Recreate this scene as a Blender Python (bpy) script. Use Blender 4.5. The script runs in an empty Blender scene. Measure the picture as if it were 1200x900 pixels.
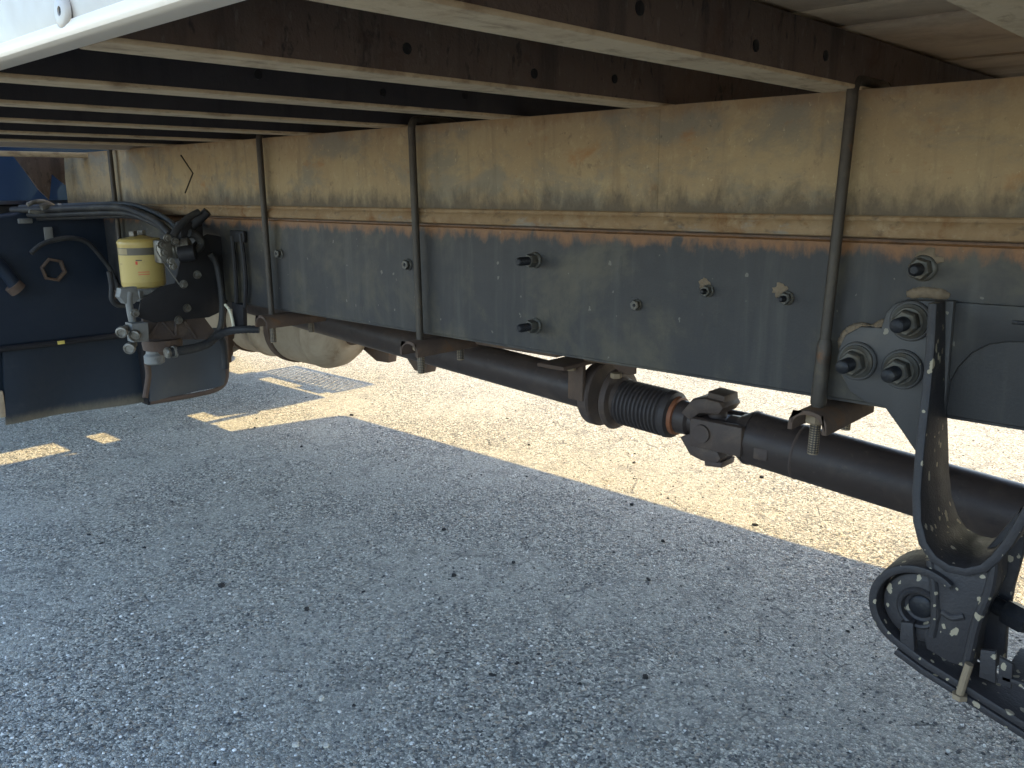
import bpy, bmesh, math, random
import numpy as np
from mathutils import Vector, Matrix
random.seed(7)
sc = bpy.context.scene
col = sc.collection
# ------------------------------------------------------------------ camera, sky, sun, exposure
cd = bpy.data.cameras.new('camera'); cam = bpy.data.objects.new('camera', cd); col.objects.link(cam)
cd.sensor_width = 36; cd.lens = 30.0; cd.clip_start = .02; cd.clip_end = 2000
r = ((0.734283,-0.147122,0.662710),(0.678812,0.168664,-0.714680),(-0.006630,0.974632,0.223715))
cam.matrix_world = Matrix.Translation((0.0000,-1.2000,0.9500)) @ Matrix(((*r[0],), (*r[1],), (*r[2],))).to_4x4()
sc.camera = cam
SUN = Vector((.29, 1.0, 1.33)).normalized()
w = bpy.data.worlds.new('World'); sc.world = w; w.use_nodes = True
nt = w.node_tree
sky = nt.nodes.new('ShaderNodeTexSky'); sky.sky_type = 'NISHITA'; sky.sun_disc = False
sky.sun_elevation = math.asin(SUN.z); sky.sun_rotation = math.atan2(SUN.x, SUN.y)
sky.air_density = 1.0; sky.dust_density = 1.0; sky.ozone_density = 1.0
bg = nt.nodes['Background']; bg.inputs[1].default_value = .15
nt.links.new(sky.outputs[0], bg.inputs[0])
ld = bpy.data.lights.new('sun', 'SUN'); ld.energy = 2.0; ld.angle = math.radians(.53); ld.color = (1, .75, .35)
lo = bpy.data.objects.new('sun', ld); col.objects.link(lo); lo.location = SUN * 30
lo.rotation_euler = SUN.to_track_quat('Z', 'Y').to_euler()
sc.view_settings.view_transform = 'Standard'; sc.view_settings.look = 'None'
sc.view_settings.exposure = 2.42; sc.view_settings.gamma = 1
sc.cycles.max_bounces = 10; sc.cycles.diffuse_bounces = 6

# ------------------------------------------------------------------ materials
def N(nt, t, **k):
    n = nt.nodes.new(t)
    for a, b in k.items(): setattr(n, a, b)
    return n
def mix(nt, f, a, b, mode='MIX'):
    n = N(nt, 'ShaderNodeMix', data_type='RGBA', blend_type=mode)
    for s, v in ((n.inputs[0], f), (n.inputs[6], a), (n.inputs[7], b)):
        if isinstance(v, bpy.types.NodeSocket): nt.links.new(v, s)
        elif isinstance(v, (int, float)): s.default_value = v
        else: s.default_value = (*v, 1)
    return n.outputs[2]
def math_(nt, op, a, b=0., c=0., clamp=False):
    n = N(nt, 'ShaderNodeMath', operation=op, use_clamp=clamp)
    for s, v in zip(n.inputs, (a, b, c)):
        if isinstance(v, bpy.types.NodeSocket): nt.links.new(v, s)
        else: s.default_value = v
    return n.outputs[0]
def ramp(nt, v, lo, hi, a=0., b=1.):
    n = N(nt, 'ShaderNodeMapRange', interpolation_type='SMOOTHSTEP')
    nt.links.new(v, n.inputs[0])
    for i, x in enumerate((lo, hi, a, b)): n.inputs[i+1].default_value = x
    return n.outputs[0]
def noise(nt, vec, scale, detail=6, rough=.6, dist=0.):
    n = N(nt, 'ShaderNodeTexNoise'); n.inputs['Scale'].default_value = scale
    n.inputs['Detail'].default_value = detail; n.inputs['Roughness'].default_value = rough
    n.inputs['Distortion'].default_value = dist
    nt.links.new(vec, n.inputs['Vector']); return n.outputs['Fac']
def stretch(nt, vec, s):
    n = N(nt, 'ShaderNodeMapping'); n.inputs['Scale'].default_value = s
    nt.links.new(vec, n.inputs['Vector']); return n.outputs[0]
def new_mat(name):
    m = bpy.data.materials.new(name); m.use_nodes = True
    t = m.node_tree; b = t.nodes['Principled BSDF']
    g = N(t, 'ShaderNodeNewGeometry')
    return m, t, b, g.outputs['Position'], g
def worn(name, base, dirt=None, dscale=9, damt=(.45, .7), dmax=.8, rough=.5, metal=0., bump=.15, bscale=260, grain=.35,
         streak=None, speck=None, speck_size=55, rust=None, rust_amt=(.58, .72), rust_scale=14, zband=None, zband2=None, spec=.27, up=None, mottle=()):
    """weathered coat: a base colour with broken-up dirt, optional vertical streaks, splash flecks, rust and a rust band at a height"""
    m, t, b, P, geo = new_mat(name)
    fine = noise(t, P, 120, 4, .7)
    c = mix(t, math_(t, 'MULTIPLY_ADD', fine, grain, 1 - grain*.5, True), tuple(x*.55 for x in base), tuple(min(1, x*1.15) for x in base))
    if dirt:
        n1 = noise(t, P, dscale, 8, .65, .4)
        c = mix(t, ramp(t, n1, damt[0], damt[1], 0, dmax), c, dirt)
    for (mc, ms, lo_, hi_, mk) in mottle:
        c = mix(t, ramp(t, noise(t, stretch(t, P, ms), 1.0, 7, .68, .3), lo_, hi_, 0, mk), c, mc)
    if streak:
        n2 = noise(t, stretch(t, P, (28, 28, 2.2)), 1.0, 6, .62)
        c = mix(t, ramp(t, n2, .50, .74, 0, streak[1]), c, streak[0])
    if rust:
        n3 = noise(t, P, rust_scale, 9, .68, .5)
        c = mix(t, ramp(t, n3, rust_amt[0], rust_amt[1]), c, mix(t, fine, tuple(x*.5 for x in rust), rust))
    for zb in (zband, zband2):
        if zb:                                  # (z of full rust, z where it has gone, colour, strength)
            sx = N(t, 'ShaderNodeSeparateXYZ'); t.links.new(P, sx.inputs[0])
            nz = noise(t, stretch(t, P, (1, 1, .45)), 26, 8, .7, .3)
            zz = math_(t, 'MULTIPLY_ADD', math_(t, 'SUBTRACT', nz, .5), zb[4] if len(zb) > 4 else .05, sx.outputs[2])
            c = mix(t, ramp(t, zz, min(zb[0], zb[1]), max(zb[0], zb[1]), *((0, zb[3]) if zb[0] > zb[1] else (zb[3], 0))), c, mix(t, fine, tuple(x*.6 for x in zb[2]), zb[2]))
    if up:                                      # dust that has settled on faces looking up
        sn = N(t, 'ShaderNodeSeparateXYZ'); t.links.new(geo.outputs['Normal'], sn.inputs[0])
        c = mix(t, ramp(t, sn.outputs[2], .2, .9, 0, up[1]), c, up[0])
    if speck:
        vo = N(t, 'ShaderNodeTexVoronoi'); vo.inputs['Scale'].default_value = speck_size; 
        wn = N(t, 'ShaderNodeTexNoise'); wn.inputs['Scale'].default_value = 75; wn.inputs['Detail'].default_value = 3; t.links.new(P, wn.inputs['Vector'])
        wv = N(t, 'ShaderNodeVectorMath', operation='MULTIPLY_ADD'); t.links.new(wn.outputs['Color'], wv.inputs[0]); wv.inputs[1].default_value = (.012,)*3; t.links.new(stretch(t, P, (1, 1, .7)), wv.inputs[2])
        t.links.new(wv.outputs[0], vo.inputs['Vector'])
        sep = N(t, 'ShaderNodeSeparateColor'); t.links.new(vo.outputs['Color'], sep.inputs[0])
        rad = math_(t, 'MULTIPLY', ramp(t, sep.outputs[0], speck[2], 1., .05, 1), .34)
        rad = math_(t, 'ADD', rad, math_(t, 'MULTIPLY', math_(t, 'SUBTRACT', noise(t, P, 190, 3), .5), .22))
        hit = math_(t, 'MULTIPLY', math_(t, 'LESS_THAN', vo.outputs['Distance'], rad), ramp(t, sep.outputs[0], speck[2], speck[2]+.02))
        c = mix(t, math_(t, 'MULTIPLY', hit, speck[1]), c, speck[0])
    t.links.new(c, b.inputs['Base Color'])
    rn = noise(t, P, 35, 5, .6)
    t.links.new(math_(t, 'MULTIPLY_ADD', rn, .3, rough - .15, True), b.inputs['Roughness'])
    b.inputs['Metallic'].default_value = metal
    b.inputs['Specular IOR Level'].default_value = spec
    if bump:
        bn = N(t, 'ShaderNodeBump'); bn.inputs['Strength'].default_value = bump; bn.inputs['Distance'].default_value = .002
        t.links.new(math_(t, 'ADD', noise(t, P, bscale, 4, .6), math_(t, 'MULTIPLY', noise(t, P, 38, 3), .9)), bn.inputs['Height']); t.links.new(bn.outputs[0], b.inputs['Normal'])
    return m
TAN = (.26, .20, .125); RUST = (.20, .085, .028)
M = {}
M['rail'] = worn('chassis_black_paint', (.027, .0255, .0245), (.064, .053, .036), 4, (.48, .78), .7, .48, bump=.12, streak=((.075, .07, .058), .45),
                 speck=((.20, .18, .14), .45, .965), speck_size=120, spec=.28, zband=(.874, .850, (.25, .115, .043), .95, .085), zband2=(.8795, .871, (.05, .03, .02), .8, .02),
                 mottle=(((.085, .072, .046), (4, 4, 4), .48, .68, .8), ((.030, .026, .022), (60, 60, 12), .56, .70, .6), ((.10, .095, .08), (110, 110, 30), .66, .76, .4), ((.022, .022, .024), (7, 7, 5), .55, .75, .6)))
M['beam'] = worn('dusty_primer', (.275, .195, .105), (.355, .265, .145), 6, (.40, .68), .8, .72, bump=.3, streak=((.15, .112, .074), .45), rust=(.27, .135, .05), rust_amt=(.60, .85), rust_scale=5,
                 mottle=(((.42, .32, .175), (36, 36, 30), .50, .72, .6), ((.12, .085, .055), (30, 30, 22), .56, .74, .75), ((.20, .175, .13), (5, 5, 8), .46, .62, .8), ((.52, .41, .24), (120, 120, 90), .60, .70, .55), ((.07, .055, .04), (75, 75, 60), .62, .72, .7), ((.30, .13, .04), (9, 9, 14), .58, .72, .6)),
                 zband=(.908, .962, (.105, .082, .058), .85, .13), zband2=(1.076, 1.055, (.27, .14, .055), .5, .08))
M['strip'] = worn('weathered_packing', (.20, .128, .065), (.28, .195, .11), 16, (.45, .7), .8, .8, bump=.5, bscale=120, rust=(.22, .10, .035), rust_amt=(.5, .72), mottle=(((.34, .26, .16), (60, 60, 60), .55, .7, .5), ((.10, .07, .045), (34, 50, 60), .54, .70, .75), ((.20, .20, .18), (7, 20, 20), .56, .68, .6)))
M['member_web'] = worn('underbody_steel', (.10, .070, .054), (.13, .098, .075), 10, (.45, .72), .7, .75, bump=.5, streak=((.035, .028, .026), .6), rust=(.10, .052, .034), rust_amt=(.5, .8),
                       mottle=(((.17, .14, .115), (95, 95, 42), .57, .70, .75), ((.025, .021, .022), (75, 75, 30), .55, .68, .75)))
M['member_shaded'] = worn('underbody_steel_shaded', (.030, .027, .029), (.05, .044, .042), 10, (.45, .75), .6, .7, bump=.3, streak=((.015, .014, .016), .5))  # web steel again, with the shade between forward members put into its colour
M['flange'] = worn('worn_galvanised_flange', (.46, .35, .215), (.33, .225, .13), 14, (.45, .7), .7, .7, bump=.3, streak=None, mottle=(((.24, .165, .095), (40, 16, 40), .50, .68, .75), ((.58, .46, .30), (90, 40, 90), .58, .70, .6)), rust=(.26, .13, .06), rust_amt=(.66, .8))
M['floor'] = worn('underbody_boards', (.50, .37, .24), (.30, .21, .14), 7, (.4, .7), .7, .8, bump=.3)
M['bolt_rod'] = worn('dull_steel_rod', (.050, .042, .034), (.10, .08, .055), 22, (.45, .75), .7, .5, .3, bump=.25, rust=RUST, rust_amt=(.62, .78))
M['rod_low'] = worn('dusty_steel', (.20, .15, .095), (.28, .21, .13), 30, (.4, .7), .8, .7, .1, bump=.3)
M['nut'] = worn('dirty_zinc', (.085, .08, .068), (.10, .08, .055), 40, (.45, .65), .8, .5, .4, bump=.2)
M['stud'] = worn('black_stud', (.018, .018, .02), (.06, .055, .045), 50, (.5, .75), .7, .45, .4, bump=.25)
M['shaft'] = worn('black_shaft_paint', (.042, .031, .026), (.11, .078, .056), 9, (.5, .8), .7, .48, mottle=(((.13, .10, .075), (60, 60, 60), .60, .74, .5), ((.02, .016, .015), (14, 30, 30), .54, .7, .6)), bump=.08, grain=.2)
M['cast'] = worn('cast_brown_black', (.060, .043, .035), (.13, .09, .06), 18, (.45, .75), .7, .6, bump=.4, bscale=180)
M['rubber'] = worn('bellows_rubber', (.036, .029, .027), (.075, .06, .048), 30, (.45, .75), .6, .6, bump=.05)
M['seal'] = worn('orange_seal', (.20, .075, .035), (.14, .06, .03), 40, (.45, .7), .7, .55)
M['hanger'] = worn('hanger_black', (.026, .023, .023), (.062, .052, .042), 14, (.5, .8), .55, .55, bump=.45, speck=((.36, .30, .20), .85, .30), speck_size=84, spec=.35)
M['hanger_plate'] = worn('hanger_plate_paint', (.050, .047, .044), (.095, .08, .062), 8, (.5, .8), .6, .5, bump=.15, spec=.3, speck=((.32, .28, .20), .6, .88), speck_size=80)
M['mud'] = worn('dried_mud', (.155, .115, .075), (.10, .075, .05), 30, (.4, .7), .8, .9, bump=.8, bscale=120)
M['muffler'] = worn('aluminised_muffler', (.33, .255, .17), (.20, .135, .08), 8, (.42, .7), .7, .6, .1, bump=.15, rust=(.24, .115, .05), rust_amt=(.58, .74), rust_scale=8)
M['brown'] = worn('rusty_bracket', (.072, .047, .034), (.125, .083, .053), 14, (.4, .7), .8, .75, bump=.4, rust=RUST, rust_amt=(.55, .75))
M['plastic'] = worn('splash_plastic', (.009, .014, .023), (.03, .038, .046), 5, (.5, .85), .45, .55, bump=.1)
M['flap'] = worn('flap_rubber', (.012, .017, .024), (.06, .064, .068), 4, (.5, .8), .6, .6, bump=.25, zband=(.225, .262, (.17, .14, .095), .85, .035))
M['flap_grey'] = worn('splash_sheet_grey', (.045, .048, .052), (.09, .085, .075), 5, (.5, .8), .6, .6, bump=.2)
M['bracket'] = worn('bracket_black', (.015, .0135, .014), (.035, .034, .033), 12, (.5, .8), .5, .55, bump=.12)
M['alloy'] = worn('dull_alloy', (.20, .185, .155), (.075, .062, .045), 26, (.42, .62), .85, .45, .5, bump=.25)
M['grey_cast'] = worn('grey_casting', (.17, .165, .15), (.075, .07, .06), 24, (.45, .7), .7, .6, .1, bump=.3)
M['hose'] = worn('hose_rubber', (.022, .021, .021), (.075, .068, .055), 16, (.45, .72), .7, .6, bump=.15)
M['blue'] = worn('cab_blue_paint', (.022, .045, .095), (.05, .06, .07), 4, (.55, .85), .4, .35, bump=.03)
M['white'] = worn('body_white_paint', (.345, .295, .235), (.30, .245, .18), 3, (.5, .9), .4, .35, spec=.5, bump=.02, grain=.05)
M['sill'] = worn('sill_alloy', (.66, .56, .43), (.52, .43, .30), 6, (.5, .8), .5, .35, 0., bump=.05, grain=.1, spec=.5)
M['chrome'] = worn('bright_bolt', (.62, .63, .64), (.4, .38, .35), 30, (.5, .8), .4, .3, .8, bump=.05)
M['tyre'] = worn('tyre_rubber', (.022, .022, .022), (.07, .065, .055), 8, (.45, .75), .6, .75, bump=.3)
M['rim'] = worn('rim_steel', (.40, .40, .40), (.22, .19, .15), 9, (.45, .7), .6, .5, .4)
M['glass'] = worn('cab_glass', (.02, .025, .03), None, rough=.18, bump=0)
M['cable'] = worn('pale_cable', (.60, .55, .40), (.35, .30, .2), 30, (.5, .7), .6, .6)
M['yellow'] = worn('yellow_tag', (.55, .42, .10), (.3, .22, .08), 30, (.5, .7), .6, .6)
M['pebble_dark'] = worn('dark_crumb', (.022, .021, .02), (.05, .045, .04), 90, (.45, .7), .7, .85, bump=.8, bscale=400)
M['pebble_light'] = worn('pale_chip', (.46, .43, .36), (.30, .28, .25), 90, (.45, .7), .7, .8, bump=.5, bscale=400)
M['chevron'] = worn('scored_mark', (.035, .028, .02), None, rough=.8)

def filter_mat():
    """yellow canister with its printed sleeve: pale field, dark band near the top, small red marks"""
    m, t, b, P, geo = new_mat('yellow_filter_label')
    tc = N(t, 'ShaderNodeTexCoord'); sx = N(t, 'ShaderNodeSeparateXYZ'); t.links.new(tc.outputs['Object'], sx.inputs[0])
    ang = math_(t, 'ARCTAN2', sx.outputs[1], sx.outputs[0]); z = sx.outputs[2]
    def band(v, a, c, e=.0008): return math_(t, 'MULTIPLY', ramp(t, v, a-e, a+e), ramp(t, v, c-e, c+e, 1, 0))
    c = mix(t, noise(t, P, 20, 5), (.34, .23, .055), (.50, .37, .12))
    c = mix(t, band(z, -.052, .019), c, (.46, .34, .11))
    c = mix(t, band(z, .019, .038), c, (.10, .085, .06))
    tex = noise(t, stretch(t, P, (1, 1, 6)), 160, 2)
    c = mix(t, math_(t, 'MULTIPLY', band(z, .021, .036), math_(t, 'MULTIPLY', band(ang, -2.3, -1.05, .02), .35)), c, (.6, .45, .2))
    c = mix(t, math_(t, 'MULTIPLY', band(z, .0045, .0075), band(ang, -.68, -.40, .01)), c, (.08, .05, .04))
    c = mix(t, math_(t, 'MULTIPLY', band(z, -.005, .0035), band(ang, -.70, -.60, .01)), c, (.55, .05, .02))
    for a in (-.026, -.032):
        c = mix(t, math_(t, 'MULTIPLY', band(z, a, a+.0025), band(ang, -.62, -.12, .02)), c, (.55, .14, .05))
    c = mix(t, math_(t, 'MULTIPLY', band(z, -.006, -.002), math_(t, 'MULTIPLY', band(ang, -1.66, -1.42, .01), .5)), c, (.25, .15, .06))
    c = mix(t, ramp(t, noise(t, P, 45, 7, .7), .55, .75, 0, .5), c, (.30, .22, .10))
    t.links.new(c, b.inputs['Base Color']); b.inputs['Roughness'].default_value = .38
    return m
M['filter'] = filter_mat()

def asphalt_mat():
    m, t, b, P, geo = new_mat('old_asphalt')
    wob = N(t, 'ShaderNodeTexNoise'); wob.inputs['Scale'].default_value = 60; t.links.new(P, wob.inputs['Vector'])
    vm = N(t, 'ShaderNodeVectorMath', operation='MULTIPLY_ADD'); t.links.new(wob.outputs['Color'], vm.inputs[0]); vm.inputs[1].default_value = (.006,)*3; t.links.new(P, vm.inputs[2])
    V = vm.outputs[0]
    def vor(scale, feat='F1'):
        n = N(t, 'ShaderNodeTexVoronoi', feature=feat); n.inputs['Scale'].default_value = scale; t.links.new(V, n.inputs['Vector']); return n
    a = vor(185); e = vor(185, 'DISTANCE_TO_EDGE'); s = N(t, 'ShaderNodeSeparateColor'); t.links.new(a.outputs['Color'], s.inputs[0])
    cr = N(t, 'ShaderNodeValToRGB'); t.links.new(s.outputs[0], cr.inputs[0])
    el = cr.color_ramp.elements
    el[0].position = 0; el[0].color = (.05, .05, .044, 1); el[1].position = 1; el[1].color = (.80, .74, .60, 1)
    for p, c in ((.13, (.125, .125, .108)), (.30, (.265, .258, .218)), (.60, (.41, .395, .33)), (.86, (.60, .57, .47))):
        q = el.new(p); q.color = (*c, 1)
    c = cr.outputs[0]
    c = mix(t, ramp(t, s.outputs[1], .86, .9, 0, .6), c, (.48, .37, .25))           # a few tan stones
    c = mix(t, ramp(t, e.outputs['Distance'], .0, .12, .8, 0), c, (.085, .083, .075))   # binder in the joints
    big = noise(t, P, 1.6, 6, .6); mid = noise(t, P, 9, 7, .65)
    c = mix(t, ramp(t, big, .42, .62, 0, .5), c, (.43, .41, .34))                 # dust lying in broad patches
    c = mix(t, ramp(t, mid, .52, .70, 0, .45), c, (.13, .128, .112))                 # worn dark patches
    ck = vor(2.7, 'DISTANCE_TO_EDGE'); ck2 = vor(7, 'DISTANCE_TO_EDGE')
    crack = math_(t, 'MULTIPLY', ramp(t, ck2.outputs['Distance'], 0., .028, 1, 0), ramp(t, noise(t, P, 11, 5), .50, .60))
    c = mix(t, math_(t, 'MULTIPLY', crack, .65), c, (.07, .068, .064))
    sp = vor(70); ss = N(t, 'ShaderNodeSeparateColor'); t.links.new(sp.outputs['Color'], ss.inputs[0])
    c = mix(t, math_(t, 'MULTIPLY', math_(t, 'LESS_THAN', sp.outputs['Distance'], math_(t, 'MULTIPLY', ramp(t, ss.outputs[0], .84, 1.), .26)), .7), c, (.035, .035, .032))   # pits
    c = mix(t, ramp(t, noise(t, P, 48, 5, .7), .54, .68, 0, .55), c, (.085, .084, .076))   # clumps of bare binder
    fine = noise(t, P, 700, 3, .7)
    c = mix(t, .5, c, mix(t, fine, (.5,)*3, (1.5,)*3), 'MULTIPLY')
    t.links.new(c, b.inputs['Base Color']); b.inputs['Roughness'].default_value = .85
    b.inputs['Specular IOR Level'].default_value = .35
    h = math_(t, 'ADD', math_(t, 'MULTIPLY', ramp(t, e.outputs['Distance'], 0, .3), .6), math_(t, 'MULTIPLY', s.outputs[2], .7))
    h = math_(t, 'ADD', h, math_(t, 'MULTIPLY', noise(t, P, 330, 3), .5))
    h = math_(t, 'SUBTRACT', h, math_(t, 'MULTIPLY', crack, 1.))
    bn = N(t, 'ShaderNodeBump'); bn.inputs['Strength'].default_value = .9; bn.inputs['Distance'].default_value = .0038
    t.links.new(h, bn.inputs['Height']); t.links.new(bn.outputs[0], b.inputs['Normal'])
    return m
M['asphalt'] = asphalt_mat()
def chip_mat():
    m, t, b, P, geo = new_mat('asphalt_chips')
    cr = N(t, 'ShaderNodeValToRGB'); t.links.new(geo.outputs['Random Per Island'], cr.inputs[0])
    el = cr.color_ramp.elements
    el[0].color = (.05, .05, .05, 1); el[1].color = (.88, .85, .77, 1)
    for p, c in ((.25, (.18, .172, .155)), (.55, (.33, .31, .265)), (.85, (.50, .465, .38))):
        q = el.new(p); q.color = (*c, 1)
    t.links.new(mix(t, .5, cr.outputs[0], mix(t, noise(t, P, 500, 3), (.5,)*3, (1.5,)*3), 'MULTIPLY'), b.inputs['Base Color']); b.inputs['Roughness'].default_value = .85
    return m
M['chips'] = chip_mat()

# ------------------------------------------------------------------ mesh helpers
class B:
    def __init__(s): s.bm = bmesh.new()
    def box(s, x0, x1, y0, y1, z0, z1, bev=0., seg=2):
        r = bmesh.ops.create_cube(s.bm, size=1)
        for v in r['verts']:
            v.co = Vector(((x0+x1)/2 + v.co.x*(x1-x0), (y0+y1)/2 + v.co.y*(y1-y0), (z0+z1)/2 + v.co.z*(z1-z0)))
        if bev: bmesh.ops.bevel(s.bm, geom=list({e for v in r['verts'] for e in v.link_edges}), offset=bev, segments=seg, affect='EDGES', profile=.5)
        return s
    def prism(s, poly, axis, a, b, bev=0., seg=2):
        """a polygon (pairs) extruded along an axis: 'y' takes (x,z), 'x' takes (y,z), 'z' takes (x,y)"""
        f = {'y': lambda p, q: Vector((p[0], q, p[1])), 'x': lambda p, q: Vector((q, p[0], p[1])), 'z': lambda p, q: Vector((p[0], p[1], q))}[axis]
        A = [s.bm.verts.new(f(p, a)) for p in poly]; C = [s.bm.verts.new(f(p, b)) for p in poly]
        fs = [s.bm.faces.new(A), s.bm.faces.new(C[::-1])]
        n = len(poly)
        for i in range(n): fs.append(s.bm.faces.new((A[i], C[i], C[(i+1) % n], A[(i+1) % n])))
        bmesh.ops.recalc_face_normals(s.bm, faces=fs)
        if bev: bmesh.ops.bevel(s.bm, geom=list({e for fc in fs[:2] for e in fc.edges}), offset=bev, segments=seg, affect='EDGES', profile=.5)
        return s
    def lathe(s, o, d, prof, seg=24, phase=0., cap=True):
        """turned shape: prof lists (distance along the axis, radius)"""
        o = Vector(o); d = Vector(d).normalized(); u = d.orthogonal().normalized(); v = d.cross(u)
        rows = []
        for t_, r_ in prof:
            rows.append([s.bm.verts.new(o + d*t_ + (u*math.cos(phase + 2*math.pi*k/seg) + v*math.sin(phase + 2*math.pi*k/seg))*r_) for k in range(seg)])
        fs = []
        for p, q in zip(rows, rows[1:]):
            for k in range(seg): fs.append(s.bm.faces.new((p[k], p[(k+1) % seg], q[(k+1) % seg], q[k])))
        if cap: fs += [s.bm.faces.new(rows[0][::-1]), s.bm.faces.new(rows[-1])]
        bmesh.ops.recalc_face_normals(s.bm, faces=fs)
        return s
    def cyl(s, p0, p1, r0, r1=None, seg=20):
        p0 = Vector(p0); p1 = Vector(p1); L = (p1-p0).length
        return s.lathe(p0, p1-p0, [(0, r0), (L, r0 if r1 is None else r1)], seg)
    def hexa(s, o, d, r, h): return s.lathe(o, d, [(0, r*.93), (h*.12, r), (h*.86, r), (h, r*.88)], 6)
    def tube(s, pts, r, seg=10, sub=6, smooth=True, ripple=0.):
        pts = [Vector(p) for p in pts]
        if smooth and len(pts) > 2:
            q = [pts[0]*2 - pts[1]] + pts + [pts[-1]*2 - pts[-2]]; out = []
            for i in range(1, len(q)-2):
                for k in range(sub):
                    t = k/sub; a, b, c, d = q[i-1:i+3]
                    out.append(.5*((2*b) + (c-a)*t + (2*a-5*b+4*c-d)*t*t + (3*b-a-3*c+d)*t**3))
            pts = out + [pts[-1]]
        T = (pts[1]-pts[0]).normalized(); u = T.orthogonal().normalized(); rows = []
        for i, p in enumerate(pts):
            t = (pts[min(i+1, len(pts)-1)] - pts[max(i-1, 0)]).normalized()
            u = (u - t*u.dot(t)).normalized(); v = t.cross(u)
            rr = (r if not callable(r) else r(i/(len(pts)-1))) + (ripple if i % 2 else 0)
            rows.append([s.bm.verts.new(p + (u*math.cos(2*math.pi*k/seg) + v*math.sin(2*math.pi*k/seg))*rr) for k in range(seg)])
        fs = []
        for p, q in zip(rows, rows[1:]):
            for k in range(seg): fs.append(s.bm.faces.new((p[k], p[(k+1) % seg], q[(k+1) % seg], q[k])))
        fs += [s.bm.faces.new(rows[0][::-1]), s.bm.faces.new(rows[-1])]
        bmesh.ops.recalc_face_normals(s.bm, faces=fs)
        return s
    def strip(s, pts, th, bev=0., side=1):
        """plate bent along a run of (x, z, y front, y back) stations with thickness th"""
        n = len(pts); L = []
        for i, (x, z, yf, yb) in enumerate(pts):
            a = pts[max(i-1, 0)]; b = pts[min(i+1, n-1)]
            t = Vector((b[0]-a[0], b[1]-a[1])).normalized(); nn = Vector((-t.y, t.x))*th*side
            L.append([s.bm.verts.new((x, yf, z)), s.bm.verts.new((x, yb, z)), s.bm.verts.new((x+nn.x, yb, z+nn.y)), s.bm.verts.new((x+nn.x, yf, z+nn.y))])
        fs = []
        for p, q in zip(L, L[1:]):
            for k in range(4): fs.append(s.bm.faces.new((p[k], p[(k+1) % 4], q[(k+1) % 4], q[k])))
        fs += [s.bm.faces.new(L[0][::-1]), s.bm.faces.new(L[-1])]
        bmesh.ops.recalc_face_normals(s.bm, faces=fs)
        if bev:
            es = [e for p, q in zip(L, L[1:]) for k in range(4) for e in p[k].link_edges if e.other_vert(p[k]) is q[k]]
            bmesh.ops.bevel(s.bm, geom=list(set(es)), offset=bev, segments=2, affect='EDGES', profile=.5)
        return s
WL = {}                                          # world place of every object made here
def part(name, b, mat, parent=None, smooth=True, ang=35, place=None):
    me = bpy.data.meshes.new(name); bm = b.bm
    c = Vector(place) if place else sum((v.co for v in bm.verts), Vector())/len(bm.verts)
    bmesh.ops.translate(bm, vec=-c, verts=bm.verts)
    bm.to_mesh(me); bm.free()
    if smooth:
        me.polygons.foreach_set('use_smooth', [True]*len(me.polygons)); me.set_sharp_from_angle(angle=math.radians(ang))
    me.materials.append(mat if not isinstance(mat, str) else M[mat])
    o = bpy.data.objects.new(name, me); col.objects.link(o)
    WL[o.name] = c; o.location = c - (WL[parent.name] if parent else Vector())
    if parent: o.parent = parent
    return o
def twin(src, at, parent, mat=None):
    """another object on the same mesh, at a world place"""
    o = src.copy(); col.objects.link(o); o.parent = parent
    WL[o.name] = Vector(at); o.location = Vector(at) - (WL[parent.name] if parent else Vector())
    return o
def empty(name, loc, label, cat, group=None):
    o = bpy.data.objects.new(name, None); col.objects.link(o); o.location = loc; WL[o.name] = Vector(loc)
    o.empty_display_size = .1; o['label'] = label; o['category'] = cat
    if group: o['group'] = group
    return o

# ------------------------------------------------------------------ ground
b = B()
# fine grid near the truck, growing towards the horizon
ring = [-400, -120, -40, -14, -8, -5, -3, -1, 1, 3, 5, 8, 14, 40, 120, 400]
V = [[b.bm.verts.new((x-1, y+1, 0)) for x in ring] for y in ring]
for j in range(len(ring)-1):
    for i in range(len(ring)-1): b.bm.faces.new((V[j][i], V[j][i+1], V[j+1][i+1], V[j+1][i]))
g = part('asphalt_ground', b, 'asphalt', place=(0, 0, 0)); g['kind'] = 'structure'
g['label'] = 'old grey asphalt yard, shaded under the truck and sunlit beyond'

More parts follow.
